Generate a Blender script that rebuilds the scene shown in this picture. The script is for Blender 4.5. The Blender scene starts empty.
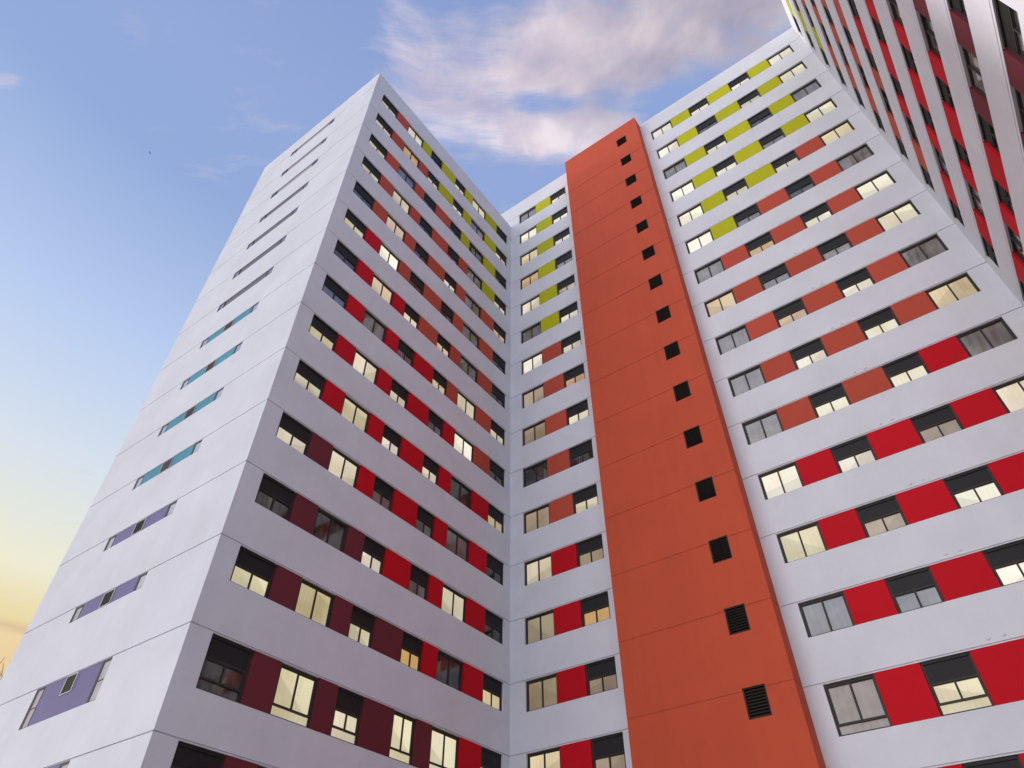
import bpy, bmesh, math, random
from mathutils import Vector, Matrix
rnd = random.Random(7)
S = bpy.context.scene
COL = S.collection
R = math.radians

# ------------------------------------------------------------------ helpers
def link(o, parent=None):
    COL.objects.link(o)
    if parent is not None:
        o.parent = parent
    return o

def obj(name, me, parent=None, label=None):
    o = bpy.data.objects.new(name, me)
    link(o, parent)
    if label:
        o['label'] = label
    return o

def empty(name, loc, label, cat, group=None):
    o = bpy.data.objects.new(name, None)
    o.location = loc
    o.empty_display_size = 1.0
    link(o)
    o['label'] = label
    o['category'] = cat
    if group:
        o['group'] = group
    return o

class MB:
    """collects quads / boxes and turns them into one mesh"""
    def __init__(self):
        self.v = []; self.f = []
    def quad(self, a, b, c, d):
        n = len(self.v)
        self.v += [tuple(a), tuple(b), tuple(c), tuple(d)]
        self.f.append((n, n+1, n+2, n+3))
    def box(self, x0, x1, y0, y1, z0, z1, skip=()):
        n = len(self.v)
        self.v += [(x0,y0,z0),(x1,y0,z0),(x1,y1,z0),(x0,y1,z0),(x0,y0,z1),(x1,y0,z1),(x1,y1,z1),(x0,y1,z1)]
        F = {'b':(0,3,2,1),'t':(4,5,6,7),'-y':(0,1,5,4),'+x':(1,2,6,5),'+y':(2,3,7,6),'-x':(3,0,4,7)}
        for k, q in F.items():
            if k not in skip:
                self.f.append(tuple(n+i for i in q))
    def tube(self, p, q, r0, r1, seg=6, cap=False):
        p = Vector(p); q = Vector(q); d = (q-p).normalized()
        a = d.orthogonal().normalized(); b = d.cross(a)
        n = len(self.v)
        for c, r in ((p, r0), (q, r1)):
            for i in range(seg):
                t = 2*math.pi*i/seg
                self.v.append(tuple(c + a*(r*math.cos(t)) + b*(r*math.sin(t))))
        for i in range(seg):
            j = (i+1) % seg
            self.f.append((n+i, n+j, n+seg+j, n+seg+i))
        if cap:
            self.f.append(tuple(n+seg+i for i in range(seg)))
            self.f.append(tuple(n+seg-1-i for i in range(seg)))
    def mesh(self, name, mat, smooth=False):
        me = bpy.data.meshes.new(name)
        me.from_pydata(self.v, [], self.f)
        me.materials.append(mat)
        if smooth:
            for p in me.polygons: p.use_smooth = True
        me.update()
        return me

# ------------------------------------------------------------------ materials
def nodes(name):
    m = bpy.data.materials.new(name); m.use_nodes = True
    nt = m.node_tree
    return m, nt, nt.nodes['Principled BSDF']

def add(nt, kind, **kw):
    n = nt.nodes.new(kind)
    for k, v in kw.items():
        setattr(n, k, v)
    return n

def ramp(nt, stops, interp='LINEAR'):
    r = nt.nodes.new('ShaderNodeValToRGB')
    r.color_ramp.interpolation = interp
    el = r.color_ramp.elements
    while len(el) > 1: el.remove(el[-1])
    el[0].position = stops[0][0]; el[0].color = (*stops[0][1], 1)
    for p, c in stops[1:]:
        e = el.new(p); e.color = (*c, 1)
    return r

def stucco(name, col, var=.06, dirt=.10, rough=.75, bump=.12):
    """painted render: broad mottling, fine grain, faint vertical rain streaks"""
    m, nt, p = nodes(name); L = nt.links.new
    tc = add(nt, 'ShaderNodeTexCoord')
    n1 = add(nt, 'ShaderNodeTexNoise'); n1.inputs['Scale'].default_value = .42; n1.inputs['Detail'].default_value = 6; n1.inputs['Roughness'].default_value = .62
    L(tc.outputs['Object'], n1.inputs['Vector'])
    mp = add(nt, 'ShaderNodeMapping'); mp.inputs['Scale'].default_value = (2.6, 2.6, .16)
    L(tc.outputs['Object'], mp.inputs['Vector'])
    n2 = add(nt, 'ShaderNodeTexNoise'); n2.inputs['Scale'].default_value = 1.0; n2.inputs['Detail'].default_value = 5
    L(mp.outputs[0], n2.inputs['Vector'])
    hi = tuple(min(1, c*(1+var)) for c in col); lo = tuple(c*(1-var) for c in col)
    r1 = ramp(nt, [(.30, lo), (.70, hi)]); L(n1.outputs['Fac'], r1.inputs['Fac'])
    r2 = ramp(nt, [(.36, (1-dirt, 1-dirt*1.05, 1-dirt*1.1)), (.60, (1, 1, 1))]); L(n2.outputs['Fac'], r2.inputs['Fac'])
    mx = add(nt, 'ShaderNodeMixRGB', blend_type='MULTIPLY'); mx.inputs['Fac'].default_value = 1
    L(r1.outputs['Color'], mx.inputs['Color1']); L(r2.outputs['Color'], mx.inputs['Color2'])
    L(mx.outputs['Color'], p.inputs['Base Color'])
    n3 = add(nt, 'ShaderNodeTexNoise'); n3.inputs['Scale'].default_value = 38; n3.inputs['Detail'].default_value = 3
    L(tc.outputs['Object'], n3.inputs['Vector'])
    b = add(nt, 'ShaderNodeBump'); b.inputs['Strength'].default_value = bump; b.inputs['Distance'].default_value = .01
    L(n3.outputs['Fac'], b.inputs['Height']); L(b.outputs['Normal'], p.inputs['Normal'])
    p.inputs['Roughness'].default_value = rough
    p.inputs['Specular IOR Level'].default_value = .25
    return m

def paint(name, col, rough=.55, var=.10):
    """flat cladding sheet, a little different on every panel"""
    m, nt, p = nodes(name); L = nt.links.new
    oi = add(nt, 'ShaderNodeObjectInfo')
    tc = add(nt, 'ShaderNodeTexCoord')
    n1 = add(nt, 'ShaderNodeTexNoise'); n1.inputs['Scale'].default_value = 1.1; n1.inputs['Detail'].default_value = 4
    L(tc.outputs['Object'], n1.inputs['Vector'])
    ad = add(nt, 'ShaderNodeMath', operation='ADD'); L(oi.outputs['Random'], ad.inputs[0]); L(n1.outputs['Fac'], ad.inputs[1])
    dv = add(nt, 'ShaderNodeMath', operation='MULTIPLY'); L(ad.outputs[0], dv.inputs[0]); dv.inputs[1].default_value = .5
    r = ramp(nt, [(.15, tuple(c*(1-var) for c in col)), (.85, tuple(min(1, c*(1+var)) for c in col))])
    L(dv.outputs[0], r.inputs['Fac']); L(r.outputs['Color'], p.inputs['Base Color'])
    p.inputs['Roughness'].default_value = rough
    p.inputs['Specular IOR Level'].default_value = .16
    return m

def lit_pane(name, c_lo, c_hi, strength):
    """window with a lamp on behind a drawn curtain"""
    m, nt, p = nodes(name); L = nt.links.new
    tc = add(nt, 'ShaderNodeTexCoord'); oi = add(nt, 'ShaderNodeObjectInfo')
    sh = add(nt, 'ShaderNodeVectorMath', operation='SCALE'); sh.inputs[0].default_value = (37, 11, 23)
    L(oi.outputs['Random'], sh.inputs['Scale'])
    va = add(nt, 'ShaderNodeVectorMath', operation='ADD'); L(tc.outputs['Object'], va.inputs[0]); L(sh.outputs[0], va.inputs[1])
    n1 = add(nt, 'ShaderNodeTexNoise'); n1.inputs['Scale'].default_value = .75; n1.inputs['Detail'].default_value = 2; n1.inputs['Distortion'].default_value = .6
    L(va.outputs[0], n1.inputs['Vector'])
    w = add(nt, 'ShaderNodeTexWave', wave_type='BANDS', bands_direction='X'); w.inputs['Scale'].default_value = 1.6; w.inputs['Distortion'].default_value = 3.5; w.inputs['Detail'].default_value = 2
    L(va.outputs[0], w.inputs['Vector'])
    k = add(nt, 'ShaderNodeMath', operation='MULTIPLY_ADD'); L(w.outputs['Fac'], k.inputs[0]); k.inputs[1].default_value = .07; L(n1.outputs['Fac'], k.inputs[2])
    r = ramp(nt, [(.30, c_lo), (.68, c_hi)]); L(k.outputs[0], r.inputs['Fac'])
    sp = add(nt, 'ShaderNodeSeparateXYZ'); L(tc.outputs['Object'], sp.inputs[0])
    def mm(op, a, b, c=None):
        n = add(nt, 'ShaderNodeMath', operation=op)
        for i, x in enumerate((a, b, c)):
            if x is None: continue
            if isinstance(x, (int, float)): n.inputs[i].default_value = x
            else: L(x, n.inputs[i])
        return n.outputs[0]
    r2 = mm('FRACT', mm('MULTIPLY', oi.outputs['Random'], 17.3), 0)
    r3 = mm('FRACT', mm('MULTIPLY', oi.outputs['Random'], 71.9), 0)
    ln = mm('ADD', mm('MULTIPLY', sp.outputs['X'], mm('MULTIPLY_ADD', r2, 1.8, -.9)), sp.outputs['Z'])
    ed = add(nt, 'ShaderNodeMapRange', interpolation_type='SMOOTHSTEP')
    L(mm('SUBTRACT', ln, mm('MULTIPLY_ADD', r3, 1.1, .1)), ed.inputs['Value'])
    ed.inputs['From Min'].default_value = -.03; ed.inputs['From Max'].default_value = .05
    ed.inputs['To Min'].default_value = .84; ed.inputs['To Max'].default_value = 1.04
    hs = add(nt, 'ShaderNodeHueSaturation'); L(r.outputs['Color'], hs.inputs['Color'])
    L(mm('MULTIPLY_ADD', r3, .5, .75), hs.inputs['Saturation']); L(mm('MULTIPLY_ADD', r2, .03, .482), hs.inputs['Hue'])
    gv = mm('MULTIPLY', ed.outputs[0], mm('MULTIPLY_ADD', sp.outputs['Z'], .10, .93))
    pv = mm('MULTIPLY_ADD', mm('GREATER_THAN', sp.outputs['X'], 0.), mm('MULTIPLY_ADD', r2, .2, -.14), 1.)
    L(mm('MULTIPLY', gv, pv), hs.inputs['Value'])
    L(hs.outputs['Color'], p.inputs['Emission Color'])
    st = add(nt, 'ShaderNodeMapRange'); st.inputs['To Min'].default_value = strength*.74; st.inputs['To Max'].default_value = strength*1.08
    L(oi.outputs['Random'], st.inputs['Value']); L(st.outputs[0], p.inputs['Emission Strength'])
    p.inputs['Base Color'].default_value = (.10, .09, .07, 1)
    p.inputs['Roughness'].default_value = .06
    return m

def dim_pane(name, c_lo, c_hi):
    """unlit glass; its colour paints a curtain, a dark room or reflected sky"""
    m, nt, p = nodes(name); L = nt.links.new
    tc = add(nt, 'ShaderNodeTexCoord'); oi = add(nt, 'ShaderNodeObjectInfo')
    sh = add(nt, 'ShaderNodeVectorMath', operation='SCALE'); sh.inputs[0].default_value = (17, 31, 29)
    L(oi.outputs['Random'], sh.inputs['Scale'])
    va = add(nt, 'ShaderNodeVectorMath', operation='ADD'); L(tc.outputs['Object'], va.inputs[0]); L(sh.outputs[0], va.inputs[1])
    w = add(nt, 'ShaderNodeTexWave', wave_type='BANDS', bands_direction='X'); w.inputs['Scale'].default_value = 1.3; w.inputs['Distortion'].default_value = 4; w.inputs['Detail'].default_value = 3
    L(va.outputs[0], w.inputs['Vector'])
    n1 = add(nt, 'ShaderNodeTexNoise'); n1.inputs['Scale'].default_value = 1.3; n1.inputs['Detail'].default_value = 2
    L(va.outputs[0], n1.inputs['Vector'])
    k = add(nt, 'ShaderNodeMath', operation='MULTIPLY_ADD'); L(w.outputs['Fac'], k.inputs[0]); k.inputs[1].default_value = .07; L(n1.outputs['Fac'], k.inputs[2])
    r = ramp(nt, [(.38, c_lo), (.80, c_hi)]); L(k.outputs[0], r.inputs['Fac'])
    L(r.outputs['Color'], p.inputs['Base Color'])
    p.inputs['Roughness'].default_value = .04
    p.inputs['Specular IOR Level'].default_value = .95
    return m

M = {
 'white':  stucco('white_render', (.66, .675, .72), var=.06, dirt=.014),
 'orange': stucco('terracotta_render', (.53, .080, .033), var=.05, dirt=.04),
 'roof':   stucco('roof_felt', (.22, .22, .23)),
 'red':    paint('red_sheet', (.53, .003, .012), rough=.7),
 'terra':  paint('terracotta_sheet', (.47, .076, .042), rough=.7),
 'wine':   paint('wine_sheet', (.15, .026, .036), rough=.7),
 'lime':   paint('lime_sheet', (.47, .47, .003), rough=.7),
 'teal':   paint('teal_sheet', (.055, .27, .36)),
 'violet': paint('violet_sheet', (.155, .14, .29)),
 'grey':   paint('grey_sheet', (.15, .147, .16)),
 'pale':   paint('pale_grey_sheet', (.34, .33, .35)),
 'frame':  paint('bronze_frame', (.045, .038, .036), rough=.45),
 'dark':   paint('dark_blind_box', (.022, .021, .022), rough=.5),
 'louvre': paint('black_louvre', (.034, .029, .023), rough=.6),
 'brown':  paint('brown_louvre', (.13, .09, .085), rough=.6),
 'metal':  paint('pale_metal', (.42, .41, .42), rough=.4),
 'L': lit_pane('lit_cream_curtain', (.72, .60, .35), (.88, .79, .54), .80),
 'W': lit_pane('lit_white_curtain', (.84, .74, .52), (.95, .90, .74), .90),
 'O': lit_pane('lit_amber_curtain', (.72, .44, .19), (.88, .62, .34), .72),
 'B': lit_pane('lit_beige_curtain', (.42, .31, .19), (.56, .44, .28), .60),
 'G': dim_pane('grey_curtain_glass', (.15, .14, .13), (.27, .25, .235)),
 'D': dim_pane('dark_room_glass', (.010, .010, .010), (.10, .095, .085)),
 'S': dim_pane('slate_blind_glass', (.12, .135, .17), (.21, .23, .28)),
 'A': dim_pane('sky_reflect_glass', (.25, .26, .34), (.44, .45, .54)),  # pale sky reflection put into the pane colour
}

# ------------------------------------------------------------------ facade tools
GR = .019       # half height of the joint between two floors
def T(origin, rot):
    return Matrix.Translation(origin) @ Matrix.Rotation(rot, 4, 'Z')

def grid_wall(mb, M4, us, zs, depth):
    """front sheet of a wall in cells; each cell sits at its own depth, cell edges get reveals"""
    nu, nz = len(us)-1, len(zs)-1
    d = [[depth((us[i]+us[i+1])/2, (zs[j]+zs[j+1])/2) for j in range(nz)] for i in range(nu)]
    P = lambda u, y, z: M4 @ Vector((u, y, z))
    for i in range(nu):
        for j in range(nz):
            a, b, c, e, y = us[i], us[i+1], zs[j], zs[j+1], d[i][j]
            mb.quad(P(a,y,c), P(b,y,c), P(b,y,e), P(a,y,e))
            if i+1 < nu and abs(d[i+1][j]-y) > 1e-6:
                mb.quad(P(b,y,c), P(b,d[i+1][j],c), P(b,d[i+1][j],e), P(b,y,e))
            if j+1 < nz and abs(d[i][j+1]-y) > 1e-6:
                mb.quad(P(a,y,e), P(b,y,e), P(b,d[i][j+1],e), P(a,d[i][j+1],e))

def cuts(vals):
    out = []
    for v in sorted(vals):
        if not out or v-out[-1] > 1e-4: out.append(v)
    return out

def facade(mb, M4, u0, u1, z0, z1, joints, holes, gd=.04):
    """holes: (ua, ub, za, zb); joints: heights of the horizontal grooves"""
    us = [u0, u1]; zs = [z0, z1]
    for a, b, c, e in holes: us += [a, b]; zs += [c, e]
    for z in joints: zs += [z-GR, z+GR]
    us = cuts(us); zs = cuts(zs)
    def depth(u, z):
        for a, b, c, e in holes:
            if a < u < b and c < z < e: return .32
        for q in joints:
            if abs(z-q) < GR: return gd
        return 0.
    grid_wall(mb, M4, us, zs, depth)

cache = {}
def win_meshes(w, h, half, tall, mat, panes=2, y0=.085):
    """frame, pane and blind box of one window; origin at the bottom centre of its opening, +y into the wall"""
    key = (round(w,3), round(h,3), half, tall, mat, panes, y0)
    if key in cache: return cache[key]
    fr = MB(); x = w/2-.004; t = .065; y1 = y0+.08
    h0 = .004; h1 = h-.004
    top = h1-.09 if not half else h0+(h1-h0)*(.50 if not tall else .56)
    if panes == 1:
        fr.box(-x, -x+.14, y0, y1, h0, h1); fr.box(x-.022, x, y0+.002, y1, h0, h1)
        fr.box(-x+.14, x-.022, y0, y1, h0, h0+.02); fr.box(-x+.14, x-.022, y0, y1, h1-.085, h1)
        if tall: fr.box(-x+.14, x-.022, y0+.002, y1, h*.47, h*.47+.03)
        pn = MB(); pn.box(-x+.07, x-.01, y0+.012, y0+.018, h0+.01, h1-.06)
        r = (fr.mesh('narrow_window', M['frame']), pn.mesh('pane', M[mat]), None)
        cache[key] = r
        return r
    fr.box(-x, -x+t, y0, y1, h0, h1)
    fr.box(x-t, x, y0, y1, h0, h1)
    fr.box(-x+t, x-t, y0, y1, h0, h0+.055)
    fr.box(-x+t, x-t, y0, y1, top, (h1 if not half else top+.06))
    bot = h0+.055
    if tall:
        tr = h0+.36
        fr.box(-x+t, x-t, y0+.004, y1, tr-.035, tr+.035)
        if panes == 2: fr.box(-.032, .032, y0+.008, y1, tr+.035, top)
    elif panes == 2:
        fr.box(-.032, .032, y0+.008, y1, bot, top)
    # sliding sash stiles, one leaf a step behind the other
    if panes == 2:
        lo = (h0+.395) if tall else bot
        fr.box(-x+t, -x+t+.035, y0+.02, y1, lo, top)
        fr.box(x-t-.035, x-t, y0+.035, y1, lo, top)
        fr.box(-x+t+.035, -.032, y0+.02, y1, top-.03, top)
        fr.box(.032, x-t-.035, y0+.035, y1, top-.03, top)
    pn = MB()
    pn.box(-x+t*.5, 0, y0+.050, y0+.056, bot-.02, top+.02)
    pn.box(0, x-t*.5, y0+.062, y0+.068, bot-.02, top+.02)
    bb = None
    if half:
        b = MB(); lo = top+.06
        b.box(-x+t, x-t, y0-.005, y1, lo, h1-.10)
        b.box(-x+t, x-t, y0-.045, y1, h1-.10, h1)          # lip over the blind
        n = 7
        for i in range(n):                                   # blind slats
            z = lo+(h1-.10-lo)*(i+.15)/n
            b.box(-x+t+.01, x-t-.01, y0-.008, y0-.005, z, z+(h1-.10-lo)/n*.72)
        bb = b.mesh('blind_box', M['dark'])
    r = (fr.mesh('window', M['frame']), pn.mesh('pane', M[mat]), bb)
    cache[key] = r
    return r

STATE = {'L':'cream lit window','W':'white lit window','O':'amber lit window','B':'dim beige lit window',
         'G':'unlit window with grey curtain','D':'dark unlit window','S':'unlit window with slate blind','A':'pale glazed narrow window'}
def window(parent, M4, ua, ub, za, zb, half, tall, mat, name='window', panes=2, y0=.085):
    f, p, b = win_meshes(ub-ua, zb-za, half, tall, mat, panes, y0)
    o = obj(name, f, parent, STATE[mat])
    o.matrix_local = parent.matrix_basis.inverted() @ M4 @ Matrix.Translation(((ua+ub)/2, 0, za))
    c = obj('pane', p, o)
    if b is not None: obj('blind_box', b, o)
    return o

PL = {'red':'bright red cladding panel','terra':'terracotta orange cladding panel','wine':'dark wine red cladding panel',
      'lime':'lime yellow cladding panel','teal':'teal blue cladding panel','violet':'violet cladding panel',
      'grey':'mid grey cladding panel','pale':'pale grey cladding panel'}
def panel(parent, M4, ua, ub, za, zb, mat, y0=.012, y1=.20):
    key = ('panel', round(ub-ua,3), round(zb-za,3), mat, y0)
    if key not in cache:
        b = MB(); w = (ub-ua)/2-.003
        b.box(-w, w, y0, y1, .003, zb-za-.003)
        cache[key] = b.mesh('cladding_panel', M[mat])
    o = obj('cladding_panel', cache[key], parent, PL[mat])
    o.matrix_local = parent.matrix_basis.inverted() @ M4 @ Matrix.Translation(((ua+ub)/2, 0, za))
    return o

# ------------------------------------------------------------------ layout (metres, floors 3 m apart)
GZ = -52.84                       # ground
LB, WC, WA = 15.8775, 25.409, 12.50
BT, CT = -1.0, 1.98               # roof edges
CODE = {'Y':'lime','T':'terra','R':'red','W':'wine'}

# ---- left block: blank end wall with slots, and the courtyard side
lb = empty('apartment_building', (0, -LB, GZ), 'white apartment tower with a blank end wall of narrow slots, left of the courtyard', 'building')
MA = T((0, -LB, 0), 0); MBf = T((0, 0, 0), R(90))
WB = [(-15.08,-13.51),(-12.41,-10.79),(-9.90,-8.65),(-7.12,-5.90),(-5.00,-3.30),(-1.93,-.48)]
half_b = [1, 0, 1, 1, 0, 1]
B_WIN = ['LLDLLD','LOLLGL','LSDDDD','LLDDGL','DODLGD','LWDDGD','DOWOGD','SGGLLL','LLWGWD','LLWLDL','LLGGGD','DDWGLD','LLLODL','DLLLLW','DLLLLD']
B_WIN[4] = 'DODWGO'
B_PAN = ['TYYYY','TTYYY','TTTYY','TTTTY','TTTTT','RTTTT','RRTTT','RRRTT','RRRRT','RRRRR','WRRRR','WWRRR','WWWRR','WWWWR','WWWWR']
joints_b = [-3*(j+1) for j in range(17)]
mb = MB(); holes = []; holes_a = []
for j in range(15):
    zt = -3*(j+1)-.045; h = 1.285 if j != 13 else 1.62
    holes.append((WB[0][0], WB[5][1], zt-h, zt))
    ha = .62 if j != 13 else 1.33
    holes_a.append((-8.66, -4.03, -3*(j+1)-.03-ha, -3*(j+1)-.03))
facade(mb, MBf, -LB, -.001, GZ, BT, joints_b, holes)
facade(mb, MA, -WA, 0, GZ, BT, joints_b, holes_a)
inv = Matrix.Translation((0, LB, -GZ))
mb.quad((-WA,-LB,GZ),(-WA,-LB,BT),(-WA,-.001,BT),(-WA,-.001,GZ))
mb.quad((-WA,-LB,BT),(0,-LB,BT),(0,-.001,BT),(-WA,-.001,BT))
def place(me, name, root, label=None):
    o = obj(name, me, root, label)
    o.matrix_local = root.matrix_basis.inverted()
    return o
place(mb.mesh('wall', M['white']), 'wall', lb)
rf = MB(); rf.box(-WA+.35, -.35, -LB+.35, -.35, BT+.003, BT+.06)
place(rf.mesh('roof', M['roof']), 'roof', lb)
for j in range(15):
    zt = -3*(j+1)-.045; tall = j == 13; h = 1.285 if not tall else 1.62
    for i, (a, b) in enumerate(WB):
        half = bool(half_b[i]) and not (tall and i == 3)
        window(lb, MBf, a, b, zt-h, zt, half, tall, B_WIN[j][i])
    for i in range(5):
        panel(lb, MBf, WB[i][1], WB[i+1][0], zt-h, zt, CODE[B_PAN[j][i]])
    # end wall slot: narrow window, panel with louvre, narrow window
    ht = .62 if not tall else 1.33; z1 = -3*(j+1)-.03; z0 = z1-ht
    window(lb, MA, -8.66, -8.12, z0, z1, False, tall, 'A' if j > 6 else 'S' if j > 2 else 'D', 'narrow_window', 1, .006)
    window(lb, MA, -4.58, -4.03, z0, z1, False, tall, 'A' if j > 6 else 'S' if j > 2 else 'D', 'narrow_window', 1, .006)
    cm = 'pale' if j < 3 else 'grey' if j < 7 else 'teal' if j < 11 else 'violet'
    pa = panel(lb, MA, -8.12, -4.58, z0, z1, cm, .014 if j > 6 else .045)
    if j >= 7:
        key = ('lv', cm, tall)
        if key not in cache:
            b = MB(); x0, x1 = -.36, .36; hh = ht-.02 if not tall else .64; zb = ht-.006-hh
            e = .06 if cm == 'violet' else .03
            b.box(x0, x0+e, -.006, .0135, zb, ht-.006); b.box(x1-e, x1, -.006, .0135, zb, ht-.006)
            b.box(x0+e, x1-e, -.006, .0135, zb, zb+e*.7); b.box(x0+e, x1-e, -.006, .0135, ht-.006-e*.7, ht-.006)
            s = MB(); n = int(hh/.075)
            s.box(x0+e, x1-e, .009, .0135, zb+e*.7, ht-.006-e*.7)
            for q in range(n):
                z = zb+e*.7+(hh-e*1.4)*q/n
                s.box(x0+e, x1-e, -.004, .009, z, z+(hh-e*1.4)/n*.45)
            cache[key] = (b.mesh('louvre_frame', M['metal']), s.mesh('louvre', M['louvre' if cm == 'violet' else 'brown']))
        lf, lv = cache[key]
        o = obj('louvre', lv, pa); o.location = (-.015, 0, 0)
        o = obj('louvre_border', lf, pa); o.location = (-.015, 0, 0)

# ---- rear block
rb = empty('apartment_building', (12.7, 0, GZ), 'white apartment block at the back of the courtyard, behind the orange stair tower', 'building')
MC = T((0, 0, 0), 0)
WCL = [(.88, 2.57), (4.04, 5.54)]
WCR = [(13.49, 15.19), (16.66, 18.17), (19.87, 21.37), (22.85, 24.60)]
CL_WIN = ['GW','WW','LW','OG','WB','GW','WW','BO','BL','DD','BL','LB','BO','BB','LB','LB']
CL_PAN = 'YYYYYYTTTTTRRRRR'
CR_WIN = ['WWWW','WDWW','GWDG','WWGW','WWWL','WGDG','GOWW','OGGW','GOWG','GWWL','GWWG','WWBL','LBWL','SSWL','GLLL','GDDL']
CR_PAN = ['YYY','YYY','YYY','YYY','YYT','YTT','TTT','TTT','TTT','TTT','TTR','RRR','RRR','RRR','RRR','RRR']
joints_c = [-3*k for k in range(18)]
mb = MB(); holes = []
for k in range(16):
    zt = -3*k-.05; h = 1.335 if k != 14 else 1.68
    holes.append((WCL[0][0], WCL[1][1], zt-h, zt)); holes.append((WCR[0][0], WCR[3][1], zt-h, zt))
facade(mb, MC, -WA, WC, GZ, CT, joints_c, holes)
X2 = WC+12.5
mb.quad((-WA,0,GZ),(-WA,0,CT),(-WA,12,CT),(-WA,12,GZ))
mb.quad((-WA,12,GZ),(-WA,12,CT),(X2,12,CT),(X2,12,GZ))
mb.quad((X2,12,GZ),(X2,12,CT),(X2,.002,CT),(X2,.002,GZ))
mb.quad((-WA,0,CT),(WC,0,CT),(WC,12,CT),(-WA,12,CT))
mb.quad((WC,.002,CT),(X2,.002,CT),(X2,12,CT),(WC,12,CT))
place(mb.mesh('wall', M['white']), 'wall', rb)
rf = MB(); rf.box(-WA+.35, X2-.35, .35, 11.65, CT+.003, CT+.06)
place(rf.mesh('roof', M['roof']), 'roof', rb)
cap = MB()
cap.tube((0, 0, 0), (0, -.026, 0), .058, .052, 14, True)
cap.tube((0, -.002, 0), (0, -.007, 0), .075, .073, 14, True)
capm = cap.mesh('flue_cap', M['white'])
for k in range(16):
    zt = -3*k-.05; tall = k == 14; h = 1.335 if not tall else 1.68
    for i, (a, b) in enumerate(WCL):
        window(rb, MC, a, b, zt-h, zt, i == 1, tall, CL_WIN[k][i])
    panel(rb, MC, WCL[0][1], WCL[1][0], zt-h, zt, CODE[CL_PAN[k]])
    for i, (a, b) in enumerate(WCR):
        window(rb, MC, a, b, zt-h, zt, i in (1, 2), tall, CR_WIN[k][i])
    for i in range(3):
        panel(rb, MC, WCR[i][1], WCR[i+1][0], zt-h, zt, CODE[CR_PAN[k][i]])
    for x in (18.83, 19.28):
        o = obj('flue_cap', capm, rb)
        o.location = Vector((x, 0, -3*k+.19))-rb.location

# ---- orange stair tower
st = empty('stair_tower', (9.5, 0, GZ), 'terracotta orange stair tower with one column of black louvred vents', 'tower')
X0, X1, SD, STOP = 6.235, 12.805, .86, 1.93
joints_s = [-3*k+.02 for k in range(1, 18)]
mb = MB(); holes = [(10.93, 11.77, -3*k-.93, -3*k+.13) for k in range(16)]
MS = T((0, -SD, 0), 0)
facade(mb, MS, X0, X1, GZ, STOP, joints_s, holes, .016)
MR = T((X1, 0, 0), R(90)); facade(mb, MR, -SD, -.001, GZ, STOP, joints_s, [], .016)
ML = T((X0, 0, 0), R(-90)); facade(mb, ML, .001, SD, GZ, STOP, joints_s, [], .016)
mb.quad((X0,-SD,STOP),(X1,-SD,STOP),(X1,-.001,STOP),(X0,-.001,STOP))
place(mb.mesh('wall', M['orange']), 'wall', st)
v = MB(); w = .418
v.box(-w, -w+.05, .03, .12, .002, 1.058); v.box(w-.05, w, .03, .12, .002, 1.058)
v.box(-w+.05, w-.05, .03, .12, .002, .045); v.box(-w+.05, w-.05, .03, .12, 1.015, 1.058)
v.box(-w+.05, w-.05, .16, .17, .045, 1.015)
n = 9
for q in range(n):
    z = .05+.965*q/n
    v.v += [(-w+.05,.04,z),(w-.05,.04,z),(w-.05,.12,z+.075),(-w+.05,.12,z+.075)]
    i = len(v.v)-4; v.f.append((i,i+1,i+2,i+3))
    v.box(-w+.05, w-.05, .036, .044, z-.004, z+.012)
vm = v.mesh('vent', M['louvre'])
for k in range(16):
    o = obj('vent', vm, st)
    o.matrix_local = st.matrix_basis.inverted() @ MS @ Matrix.Translation((11.35, 0, -3*k-.93))

# ---- right block
rt = empty('apartment_building', (WC, -LB, GZ), 'white apartment block rising steeply overhead on the right, seen at a grazing angle', 'building')
MD = T((WC, 0, 0), R(-90))
WD = [(-b, -a) for a, b in WB[::-1]]          # distance out from the inner corner
mb = MB(); holes = []
for k in range(16):
    zt = -3*k-.16; h = 1.24 if k != 14 else 1.56
    holes.append((WD[0][0], WD[5][1], zt-h, zt))
LD = 24.5                                      # blank stretch added out of frame to cut sky light on the rear block
facade(mb, MD, .001, LD, GZ, CT, joints_c, holes)
mb.quad((WC,-LD,GZ),(X2,-LD,GZ),(X2,-LD,CT),(WC,-LD,CT))
mb.quad((X2,-LD,GZ),(X2,-.001,GZ),(X2,-.001,CT),(X2,-LD,CT))
mb.quad((WC,-LD,CT),(X2,-LD,CT),(X2,-.001,CT),(WC,-.001,CT))
place(mb.mesh('wall', M['white']), 'wall', rt)
rf = MB(); rf.box(WC+.35, X2-.35, -LD+.35, -.35, CT+.003, CT+.06)
place(rf.mesh('roof', M['roof']), 'roof', rt)
D_WIN = ['D','D','G','D','S','G']
def dcol(k, p):
    lim = {1:('T',6,9), 2:('T',7,10), 3:('T',6,99), 4:('T',7,99), 5:('T',8,99)}[p]
    if p == 5 and k <= 2: return 'Y'
    if p == 4 and k <= 1: return 'Y'
    if p == 3 and k <= 0: return 'Y'
    if k >= lim[2]: return 'W'
    return 'R' if k >= lim[1] else 'T'
for k in range(13):
    zt = -3*k-.16; h = 1.24
    for i, (a, b) in enumerate(WD):
        half = bool(half_b[5-i])
        window(rt, MD, a, b, zt-h, zt, half, False, rnd.choice('DDDDGGS'))
    for i in range(5):
        panel(rt, MD, WD[i][1], WD[i+1][0], zt-h, zt, CODE[dcol(k, 5-i)])

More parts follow.
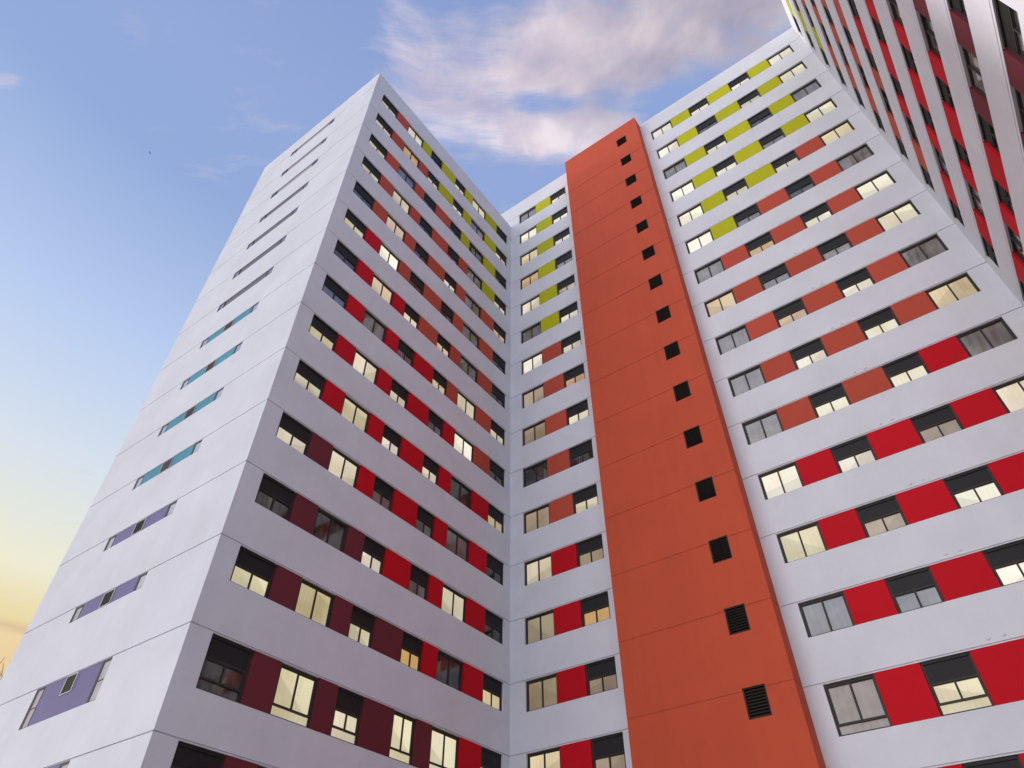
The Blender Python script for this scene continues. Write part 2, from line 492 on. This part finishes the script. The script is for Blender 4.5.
# ------------------------------------------------------------------ ground, tree, bird
g = MB(); g.quad((-400,-400,GZ),(400,-400,GZ),(400,400,GZ),(-400,400,GZ))
gm, nt, p = nodes('paving'); L = nt.links.new
tc = add(nt, 'ShaderNodeTexCoord')
br = add(nt, 'ShaderNodeTexBrick'); br.inputs['Scale'].default_value = 1; br.inputs['Brick Width'].default_value = .6; br.inputs['Row Height'].default_value = .6
br.inputs['Mortar Size'].default_value = .012; br.offset = 0
br.inputs['Color1'].default_value = (.43, .34, .27, 1); br.inputs['Color2'].default_value = (.37, .295, .235, 1); br.inputs['Mortar'].default_value = (.20, .16, .13, 1)
L(tc.outputs['Object'], br.inputs['Vector']); L(br.outputs['Color'], p.inputs['Base Color']); p.inputs['Roughness'].default_value = .8
go = obj('ground', g.mesh('ground', gm)); go['kind'] = 'structure'

tree = empty('bare_tree', (-19.6, -14.3, GZ), 'leafless tree whose bare twigs show beside the far edge of the white end wall', 'tree')
bark = stucco('bark', (.085, .062, .045), var=.25)
tr = MB(); tw = MB(); rt_ = random.Random(5)
def grow(p, d, ln, r, lev):
    n = 3
    for s in range(n):
        q = p + d*(ln/n)
        (tr if lev < 2 else tw).tube(p, q, r*(1-.28*s/n), r*(1-.28*(s+1)/n), 7 if lev < 3 else 4)
        p = q
        d = (d + Vector((rt_.uniform(-.2,.2), rt_.uniform(-.2,.2), rt_.uniform(-.04,.14)))).normalized()
        if lev >= 1 and lev < 6 and s < n-1:
            side = (d + Vector((rt_.uniform(-1,1), rt_.uniform(-1,1), rt_.uniform(0,.6)))*.75).normalized()
            grow(p, side, ln*.6, r*.45, lev+2)
    if lev < 6:
        for _ in range(3 if lev < 2 else 2):
            side = (d + Vector((rt_.uniform(-1,1), rt_.uniform(-1,1), rt_.uniform(.0,.8)))*.7).normalized()
            grow(p, side, ln*.74, r*.62, lev+1)
grow(Vector((0, 0, 0)), Vector((.03, 0, 1)), 4.2, .24, 0)
tree.scale = (1.09, 1.09, 1.09)
obj('trunk', tr.mesh('trunk', bark, True), tree)
obj('crown', tw.mesh('crown', bark), tree)

bd = MB()
prof = [(-.19,.004),(-.12,.028),(-.03,.046),(.06,.042),(.12,.026),(.15,.027),(.18,.016),(.215,.002)]
for (a, ra), (b, rb_) in zip(prof[:-1], prof[1:]):
    bd.tube((a,0,0), (b,0,0), ra, rb_, 8)
for s in (-1, 1):
    pts = [(.07,.03*s,.02),(.10,.20*s,.09),(.02,.42*s,.05),(-.03,.40*s,.045),(-.03,.20*s,.08),(-.06,.03*s,.02)]
    i = len(bd.v); bd.v += pts+[(x,y,z-.012) for x,y,z in pts]
    bd.f += [(i,i+1,i+4,i+5),(i+1,i+2,i+3,i+4),(i+6,i+11,i+10,i+7),(i+7,i+10,i+9,i+8)]
    for q in range(6):
        bd.f.append((i+q, i+(q+1)%6, i+6+(q+1)%6, i+6+q))
bd.box(-.27, -.17, -.045, .045, -.006, .006)
CAM = Vector((19.1733, -25.9992, -51.2373))
bo = obj('bird', bd.mesh('bird', paint('dark_feathers', (.05, .045, .05))))
bo.location = CAM + Vector((-.601, .064, .796))*165
bo.rotation_euler = (R(25), R(-10), R(40))
bo['label'] = 'tiny dark bird flying in the open blue sky left of the white tower'; bo['category'] = 'bird'

# ------------------------------------------------------------------ camera
f, cx, cy, yaw, pit, rol = 685.9588, 516.9388, 377.2317, -.622175, .783514, -.006844
fw = Vector((math.sin(yaw)*math.cos(pit), math.cos(yaw)*math.cos(pit), math.sin(pit)))
r0 = Vector((math.cos(yaw), -math.sin(yaw), 0)); u0 = r0.cross(fw)
rr = r0*math.cos(rol)+u0*math.sin(rol); uu = u0*math.cos(rol)-r0*math.sin(rol)
cam = bpy.data.cameras.new('camera'); co = bpy.data.objects.new('camera', cam); COL.objects.link(co)
mt = Matrix((rr, uu, -fw)).transposed().to_4x4(); mt.translation = CAM
co.matrix_world = mt
cam.sensor_fit = 'HORIZONTAL'; cam.sensor_width = 36; cam.lens = 36*f/1024
cam.shift_x = -(cx-512)/1024; cam.shift_y = (cy-384)/1024
cam.clip_end = 3000; cam.clip_start = .05
S.camera = co

# ------------------------------------------------------------------ sky and light
SUN_AZ, SUN_EL = -94.8, 2.2          # degrees, azimuth from +y towards +x
w = bpy.data.worlds.new('World'); S.world = w; w.use_nodes = True
nt = w.node_tree; L = nt.links.new
for n in list(nt.nodes): nt.nodes.remove(n)
out = add(nt, 'ShaderNodeOutputWorld')
sky = add(nt, 'ShaderNodeTexSky', sky_type='NISHITA'); sky.sun_disc = False
sky.sun_elevation = R(SUN_EL); sky.sun_rotation = R(SUN_AZ); sky.air_density = 1.2; sky.dust_density = 1.5; sky.ozone_density = 2.
bg1 = add(nt, 'ShaderNodeBackground'); bg1.inputs['Strength'].default_value = .05
L(sky.outputs[0], bg1.inputs['Color'])
tc = add(nt, 'ShaderNodeTexCoord')
sx = add(nt, 'ShaderNodeSeparateXYZ'); L(tc.outputs['Generated'], sx.inputs[0])
def mth(op, a, b=None, clamp=False):
    n = add(nt, 'ShaderNodeMath', operation=op); n.use_clamp = clamp
    for i, x in enumerate((a, b)):
        if x is None: continue
        if isinstance(x, (int, float)): n.inputs[i].default_value = x
        else: L(x, n.inputs[i])
    return n.outputs[0]
def mixc(fac, a, b, mode='MIX'):
    n = add(nt, 'ShaderNodeMixRGB', blend_type=mode)
    for s, x in (('Fac', fac), ('Color1', a), ('Color2', b)):
        if isinstance(x, (int, float)): n.inputs[s].default_value = x
        elif isinstance(x, tuple): n.inputs[s].default_value = (*x, 1)
        else: L(x, n.inputs[s])
    return n.outputs[0]
# colour of the evening air by height (dusk glow low, blue above)
el = ramp(nt, [(0, (.50,.33,.22)), (.27, (.66,.45,.24)), (.325, (.74,.54,.28)), (.365, (.74,.62,.32)), (.41, (.76,.74,.56)), (.52, (.62,.68,.75)), (.65, (.44,.555,.79)), (.80, (.262,.368,.64)), (.88, (.265,.36,.64)), (1, (.22,.30,.56))])
L(sx.outputs['Z'], el.inputs['Fac'])
ee = ramp(nt, [(0, (.30,.36,.50)), (.4, (.38,.47,.68)), (.65, (.36,.48,.76)), (.80, (.255,.375,.68)), (.88, (.25,.355,.66)), (1, (.21,.30,.58))])
L(sx.outputs['Z'], ee.inputs['Fac'])
west = add(nt, 'ShaderNodeMapRange', interpolation_type='SMOOTHSTEP'); west.inputs['From Min'].default_value = .35; west.inputs['From Max'].default_value = -.45
L(sx.outputs['X'], west.inputs['Value'])
base = mixc(west.outputs[0], ee.outputs['Color'], el.outputs['Color'])
# planar coordinates of a high cloud sheet
zc = mth('MAXIMUM', sx.outputs['Z'], .08)
px = mth('DIVIDE', sx.outputs['X'], zc); py = mth('DIVIDE', sx.outputs['Y'], zc)
cv = add(nt, 'ShaderNodeCombineXYZ'); L(px, cv.inputs[0]); L(py, cv.inputs[1])
nw = add(nt, 'ShaderNodeTexNoise'); nw.inputs['Scale'].default_value = 3.2; nw.inputs['Detail'].default_value = 3
L(cv.outputs[0], nw.inputs['Vector'])
wv = add(nt, 'ShaderNodeVectorMath', operation='MULTIPLY_ADD'); wv.inputs[1].default_value = (.16,.16,.16)
L(nw.outputs['Color'], wv.inputs[0]); L(cv.outputs[0], wv.inputs[2])
n1 = add(nt, 'ShaderNodeTexNoise'); n1.inputs['Scale'].default_value = 7.; n1.inputs['Detail'].default_value = 9; n1.inputs['Roughness'].default_value = .58
L(wv.outputs[0], n1.inputs['Vector'])
sw = add(nt, 'ShaderNodeSeparateXYZ'); L(wv.outputs[0], sw.inputs[0])
qx = mth('SUBTRACT', sw.outputs[0], .08); qy = mth('SUBTRACT', sw.outputs[1], .08)
mps = add(nt, 'ShaderNodeMapping', vector_type='TEXTURE'); mps.inputs['Rotation'].default_value = (0, 0, R(38)); mps.inputs['Scale'].default_value = (1.3, .34, 1)
L(wv.outputs[0], mps.inputs['Vector'])
n3 = add(nt, 'ShaderNodeTexNoise'); n3.inputs['Scale'].default_value = 9; n3.inputs['Detail'].default_value = 12; n3.inputs['Roughness'].default_value = .70
L(mps.outputs[0], n3.inputs['Vector'])
def blob(x, y, rx, ry, rot):
    a = mth('SUBTRACT', qx, x); b = mth('SUBTRACT', qy, y)
    c, s = math.cos(rot), math.sin(rot)
    u = mth('ADD', mth('MULTIPLY', a, c/rx), mth('MULTIPLY', b, s/rx))
    v = mth('ADD', mth('MULTIPLY', a, -s/ry), mth('MULTIPLY', b, c/ry))
    q = mth('ADD', mth('MULTIPLY', u, u), mth('MULTIPLY', v, v))
    return mth('SUBTRACT', 1., q, True)
B1 = blob(-.04, .375, .38, .13, R(21)); B2 = blob(-.24, .41, .17, .075, R(38)); B3 = blob(-.30, .27, .12, .15, R(20)); B4 = blob(-.817, -.082, .035, .02, .3)
msk = mth('MAXIMUM', mth('MAXIMUM', B1, B2), mth('MAXIMUM', mth('MULTIPLY', B3, .62), mth('MULTIPLY', B4, .45)))
hole = blob(-.212, .372, .065, .036, R(35))
dens = mth('ADD', mth('ADD', mth('MULTIPLY', n1.outputs['Fac'], .45), mth('MULTIPLY', n3.outputs['Fac'], .55)), mth('MULTIPLY', mth('SUBTRACT', msk, mth('MULTIPLY', hole, .50)), .42))
cl = add(nt, 'ShaderNodeMapRange', interpolation_type='SMOOTHSTEP'); cl.inputs['From Min'].default_value = .53; cl.inputs['From Max'].default_value = .88
L(dens, cl.inputs['Value'])
n2 = add(nt, 'ShaderNodeTexNoise'); n2.inputs['Scale'].default_value = 11; n2.inputs['Detail'].default_value = 6
L(wv.outputs[0], n2.inputs['Vector'])
cc = ramp(nt, [(.33, (.46,.41,.51)), (.52, (.62,.54,.61)), (.68, (.80,.70,.72))]); L(n2.outputs['Fac'], cc.inputs['Fac'])
cg = add(nt, 'ShaderNodeMapRange'); L(qx, cg.inputs['Value'])
cg.inputs['From Min'].default_value = -.28; cg.inputs['From Max'].default_value = .0; cg.inputs['To Min'].default_value = 1.12; cg.inputs['To Max'].default_value = .80
cm_ = add(nt, 'ShaderNodeVectorMath', operation='SCALE'); L(cc.outputs['Color'], cm_.inputs[0]); L(cg.outputs[0], cm_.inputs['Scale'])
air = mixc(mth('MULTIPLY', cl.outputs[0], .92), base, cm_.outputs[0])
# low smoky band near the horizon
nb = add(nt, 'ShaderNodeTexNoise'); nb.inputs['Scale'].default_value = 5; nb.inputs['Detail'].default_value = 5
mpb = add(nt, 'ShaderNodeMapping'); mpb.inputs['Scale'].default_value = (1, 1, 7); L(tc.outputs['Generated'], mpb.inputs['Vector']); L(mpb.outputs[0], nb.inputs['Vector'])
band = add(nt, 'ShaderNodeMapRange', interpolation_type='SMOOTHSTEP'); band.inputs['From Min'].default_value = .52; band.inputs['From Max'].default_value = .70; L(nb.outputs['Fac'], band.inputs['Value'])
low = add(nt, 'ShaderNodeMapRange'); low.inputs['From Min'].default_value = .40; low.inputs['From Max'].default_value = .33; L(sx.outputs['Z'], low.inputs['Value'])
nz = mth('ADD', sx.outputs['Z'], mth('MULTIPLY', mth('SUBTRACT', nb.outputs['Fac'], .5), .03))
bar = mth('SUBTRACT', 1., mth('DIVIDE', mth('ABSOLUTE', mth('SUBTRACT', nz, .349)), .009), True)
air = mixc(mth('MULTIPLY', mth('MULTIPLY', bar, west.outputs[0]), .6), air, (.55,.37,.20))
air = mixc(mth('MULTIPLY', mth('MULTIPLY', band.outputs[0], low.outputs[0]), .55), air, (.55,.36,.22))
# bright patch added to the sky behind the camera to lift the end wall
dv = add(nt, 'ShaderNodeVectorMath', operation='DOT_PRODUCT')
a = R(-162); e = R(14)
dv.inputs[1].default_value = (math.sin(a)*math.cos(e), math.cos(a)*math.cos(e), math.sin(e))
L(tc.outputs['Generated'], dv.inputs[0])
gl = add(nt, 'ShaderNodeMapRange', interpolation_type='SMOOTHSTEP'); gl.inputs['From Min'].default_value = .55; gl.inputs['From Max'].default_value = 1.
L(dv.outputs['Value'], gl.inputs['Value'])
glow = mixc(1., air, mixc(gl.outputs[0], (0,0,0), (1.72,1.67,1.70)), 'ADD')
bg2 = add(nt, 'ShaderNodeBackground'); bg2.inputs['Strength'].default_value = 1.05
L(glow, bg2.inputs['Color'])
sh = add(nt, 'ShaderNodeAddShader'); L(bg1.outputs[0], sh.inputs[0]); L(bg2.outputs[0], sh.inputs[1]); L(sh.outputs[0], out.inputs['Surface'])

sl = bpy.data.lights.new('sun', 'SUN'); sl.energy = 2.4; sl.angle = R(7); sl.color = (1., .95, .93)
so = bpy.data.objects.new('sun', sl); COL.objects.link(so)
a = R(SUN_AZ); e = R(SUN_EL)
dirv = Vector((math.sin(a)*math.cos(e), math.cos(a)*math.cos(e), math.sin(e)))
so.rotation_euler = dirv.to_track_quat('Z', 'Y').to_euler()
so.location = dirv*60

S.view_settings.view_transform = 'Standard'; S.view_settings.look = 'None'
S.view_settings.exposure = 0; S.view_settings.gamma = 1; S.view_settings.use_curve_mapping = False
S.render.engine = 'CYCLES'
S.cycles.use_denoising = True
S.cycles.max_bounces = 6
